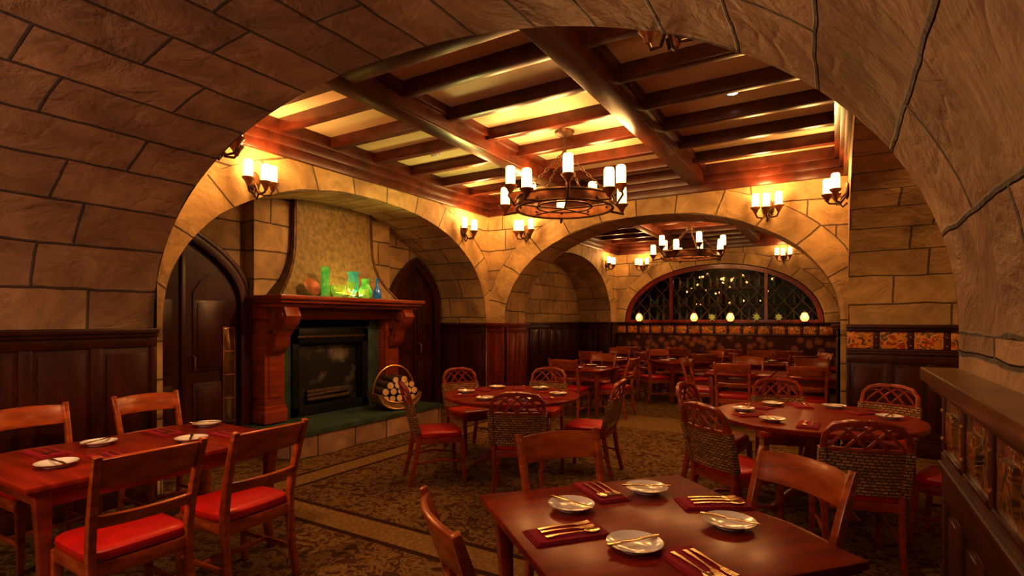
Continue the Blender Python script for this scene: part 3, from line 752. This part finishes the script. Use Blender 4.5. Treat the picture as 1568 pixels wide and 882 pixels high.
inst(rect_table(1.05,1.05),'dining_table',(-.645,2.07,0),R(49))
for p in ((-.949,2.06,-15),(-.748,2.443,28),(-.351,2.20,-5),(-.597,1.815,55)): plate(p[0],p[1],p[2])
napkin(-.85,1.81,50); napkin(-.93,2.33,-40); napkin(-.45,2.43,32); napkin(-.37,1.78,-40)
chair(C1,-1.07,1.38,.62,.78); chair(C1,-1.26,2.60,.77,-.60); chair(C1,-.14,2.64,-.62,-.78)
inst(rect_table(1.0,1.42),'dining_table',(-3.74,1.70,0),0)
for p in ((-3.99,1.58),(-3.60,1.23),(-3.60,1.94),(-4.02,2.28)): plate(p[0],p[1],random.uniform(0,180))
for p in ((-4.02,1.32,0),(-3.56,1.47,0),(-4.03,1.98,0),(-3.56,2.18,0)): napkin(p[0],p[1],p[2],False)
chair(C1,-4.78,1.47,1,.03); chair(C1,-4.80,2.24,1,-.02); chair(C1,-2.80,1.32,-1,.03); chair(C1,-2.78,1.93,-1,-.05)
RT=round_table(.72)
def wch(*a): return chair(C2,*a,name='wicker_back_chair')
cx,cy=-2.98,4.95
inst(RT,'round_table',(cx,cy,0))
wch(-2.28,3.88,-.5,.95); wch(-3.56,3.94,.62,.72); wch(-1.88,5.20,-1,-.10); wch(-4.02,5.42,.95,-.45); wch(-3.1,6.06,.1,-1)
for a in (20,80,140,200,270,320):
    x,y=cx+.50*math.cos(R(a)),cy+.50*math.sin(R(a)); plate(x,y,a+60)
    napkin(cx+.47*math.cos(R(a+29)),cy+.47*math.sin(R(a+29)),a+29,False)
RT2=round_table(.77)
cx,cy=-.16,5.12
inst(RT2,'round_table',(cx,cy,0))
wch(-.82,4.05,.62,.80); wch(.15,3.86,-.2,1); wch(-.52,6.12,.3,-1); wch(.42,6.05,-.4,-1); wch(-1.22,5.30,1,-.15); wch(1.0,4.6,-1,.35)
for a in (15,75,130,185,240,300):
    x,y=cx+.54*math.cos(R(a)),cy+.54*math.sin(R(a)); plate(x,y,a+60)
    napkin(cx+.51*math.cos(R(a+28)),cy+.51*math.sin(R(a+28)),a+28,False)
RT4=rect_table(.9,.9)
def set4(x,y,rot=0,sides='NSEW',me=C1):
    inst(RT4,'dining_table',(x,y,0),R(rot)); rr=R(rot)
    dirs={'N':(0,1),'S':(0,-1),'E':(1,0),'W':(-1,0)}
    for s in sides:
        dx,dy=dirs[s]; dx,dy=dx*math.cos(rr)-dy*math.sin(rr),dx*math.sin(rr)+dy*math.cos(rr)
        chair(me,x+dx*.82,y+dy*.82,-dx,-dy,'dining_chair')
        plate(x+dx*.3,y+dy*.3); napkin(x+dx*.30-dy*.19,y+dy*.30+dx*.19,math.degrees(math.atan2(dy,dx)),False)
set4(-3.6,8.35,0,'NSE'); set4(-1.25,8.85,0,'NSW')
inst(RT4,'dining_table',(-.33,8.85,0))
for (x,y,fx,fy) in ((-.33,8.05,0,1),(-.33,9.65,0,-1)): chair(C1,x,y,fx,fy)
for (x,y) in ((-.33,8.55),(-.33,9.15)): plate(x,y); napkin(x+.2,y,90,False)
set4(-4.1,10.6,0,'NSE'); set4(-2.6,10.6,45,'NSEW'); set4(-.9,11.05,30,'NSEW')
for x in (-4.1,-3.0,-1.9,-.8): set4(x,12.75,0,'S')
bq=MB(); bq.box((-2.4,13.55,.24),(5.2,.55,.44),BANQ); bq.cushion((-2.4,13.52,.44),5.2,.58,.10,LEATH)
bq.box((-2.4,13.86,.82),(5.2,.10,.72),BANQ); bq.box((-2.4,13.86,1.19),(5.24,.14,.04),WAINS)
bq.obj('banquette',bevel=.01)

# ------------------------------------------------------------ window
PANE,gnt,gb=base('window_pane_clear'); gb.inputs['Roughness'].default_value=.02; gb.inputs['Transmission Weight'].default_value=1; gb.inputs['Base Color'].default_value=(.9,.95,1,1); gb.inputs['IOR'].default_value=1.05
wm=MB(); c,a,b,zs,n=-2.55,2.30,1.42,1.5,2.1; Y=BN+.06
pts=[(se(math.pi*i/48,c,a-.04,b-.04,zs,n)[0],Y,se(math.pi*i/48,c,a-.04,b-.04,zs,n)[1]) for i in range(49)]
wm.sweep(pts,.12,.12,(0,1,0),WAINSRED); wm.box((c,Y,1.53),(2*a,.14,.06),WAINSRED)
def htop(x):
    t=abs((x-c)/(a-.06)); return zs+(b-.06)*max(0,1-t**n)**(1/n)
for x in (-3.66,-1.43): wm.box((x,Y,(1.5+htop(x))/2),(.07,.08,htop(x)-1.5),WAINSRED)
sp=.38
for k in range(-12,24):
    for sgn in (1,-1):
        seg=[]
        for i in range(0,200):
            z=1.56+i*.0075; x=c-a+k*sp+sgn*(z-1.56)*.85
            if c-a+.05<x<c+a-.05 and z<htop(x): seg.append((x,Y,z))
        if len(seg)>6: wm.tube([seg[0],seg[-1]],.011,LEADING,6)
wm.poly([(c-a,Y+.03,1.5),(c+a,Y+.03,1.5),(c+a,Y+.03,3),(c-a,Y+.03,3)],PANE)
wm.obj('window_1')
quad_wall('wall_bar_room',[(-5.4,15.0,0),(.5,15.0,0),(.5,15.0,3.6),(-5.4,15.0,3.6)],GLASSD)
bt=MB()
for row,z in enumerate((1.52,1.95,2.38)):
    bt.box((-2.55,14.78,z-.015),(4.4,.2,.03),WAINS)
    for i in range(22):
        x=-4.6+i*.195+random.uniform(-.03,.03)
        if z+.35>htop(x)+.1: continue
        bt.lathe([(.042,0),(.045,.02),(.045,.19),(.016,.25),(.015,.32)],(x,14.78,z),BOTTLE,10)
for x in (-4.72,-2.55,-.38): bt.box((x,14.78,1.25),(.05,.22,2.5),WAINS)
for i in range(40):
    x=random.uniform(-3.5,-1.3); z=2.68+random.uniform(-.05,.05)+.08*math.sin(x*6) if i%2 else random.uniform(1.95,2.6)
    if z>htop(x)-.08: continue
    r=random.uniform(.018,.032); bt.lathe([(.2*r,-r),(.8*r,-.6*r),(r,0),(.8*r,.6*r),(.2*r,r)],(x,14.96,z),TWINK,8)
bt.tube([(-3.6,14.98,2.70),(-2.5,14.98,2.62),(-1.4,14.98,2.70)],.012,IRON,6)
bt.obj('bar_bottle_shelf')
light('POINT',(-2.5,14.4,3.2),18,WARM,name='bar_light',radius=.03)
light('POINT',(-3.9,14.4,1.3),6,(1,.5,.2),name='bar_light_low',radius=.03)
def lantern(x):
    mb=MB(); mb.lathe([(.08,0),(.085,.012),(.05,.02)],(0,0,0),IRON,14); mb.lathe([(.045,.02),(.085,.07),(.09,.12),(.06,.19),(.035,.22)],(0,0,0),LANT,16)
    mb.lathe([(.045,.215),(.05,.23),(.02,.26),(.008,.29)],(0,0,0),IRON,12)
    for k in range(6):
        q=math.pi*k/3; mb.tube([(.05*math.cos(q),.05*math.sin(q),.02),(.094*math.cos(q),.094*math.sin(q),.10),(.04*math.cos(q),.04*math.sin(q),.22)],.005,IRON,6)
    o=mb.obj('candle_lantern',loc=(x,13.90,1.502)); light('POINT',(0,-.15,.15),3.0,WARM,o,'lantern_light',.04)
for x in (-4.45,-3.05,-2.2,-.62): lantern(x)
def leaf(x):
    mb=MB(); p=[]
    for i in range(14):
        aa=math.pi*2*i/14+math.pi/2; r=(.10 if i%2==0 else .055)*random.uniform(.85,1.15); p.append((r*math.cos(aa),0,.12+r*math.sin(aa)))
    q=[(u,.012,w) for u,v,w in p]; mb.poly(p,LEAFM); mb.poly(q[::-1],LEAFM)
    for i in range(14): j=(i+1)%14; mb.poly([p[i],p[j],q[j],q[i]],LEAFM)
    mb.box((0,.006,.03),(.02,.04,.06),IRON)
    mb.obj('leaf_ornament',loc=(x,13.90,1.502))
for x in (-2.62,-1.62,-1.15): leaf(x)

# ------------------------------------------------------------ world, camera
w=bpy.data.worlds.new('world'); sc.world=w; w.use_nodes=True
w.node_tree.nodes['Background'].inputs[0].default_value=(.9,.55,.35,1); w.node_tree.nodes['Background'].inputs[1].default_value=.012
cd=bpy.data.cameras.new('camera'); cd.sensor_width=36; cd.lens=18.99; cd.shift_y=.0313; cd.clip_start=.02
co=bpy.data.objects.new('camera',cd); sc.collection.objects.link(co); co.location=(0,0,1.55); co.rotation_euler=(R(90),0,R(31))
sc.camera=co
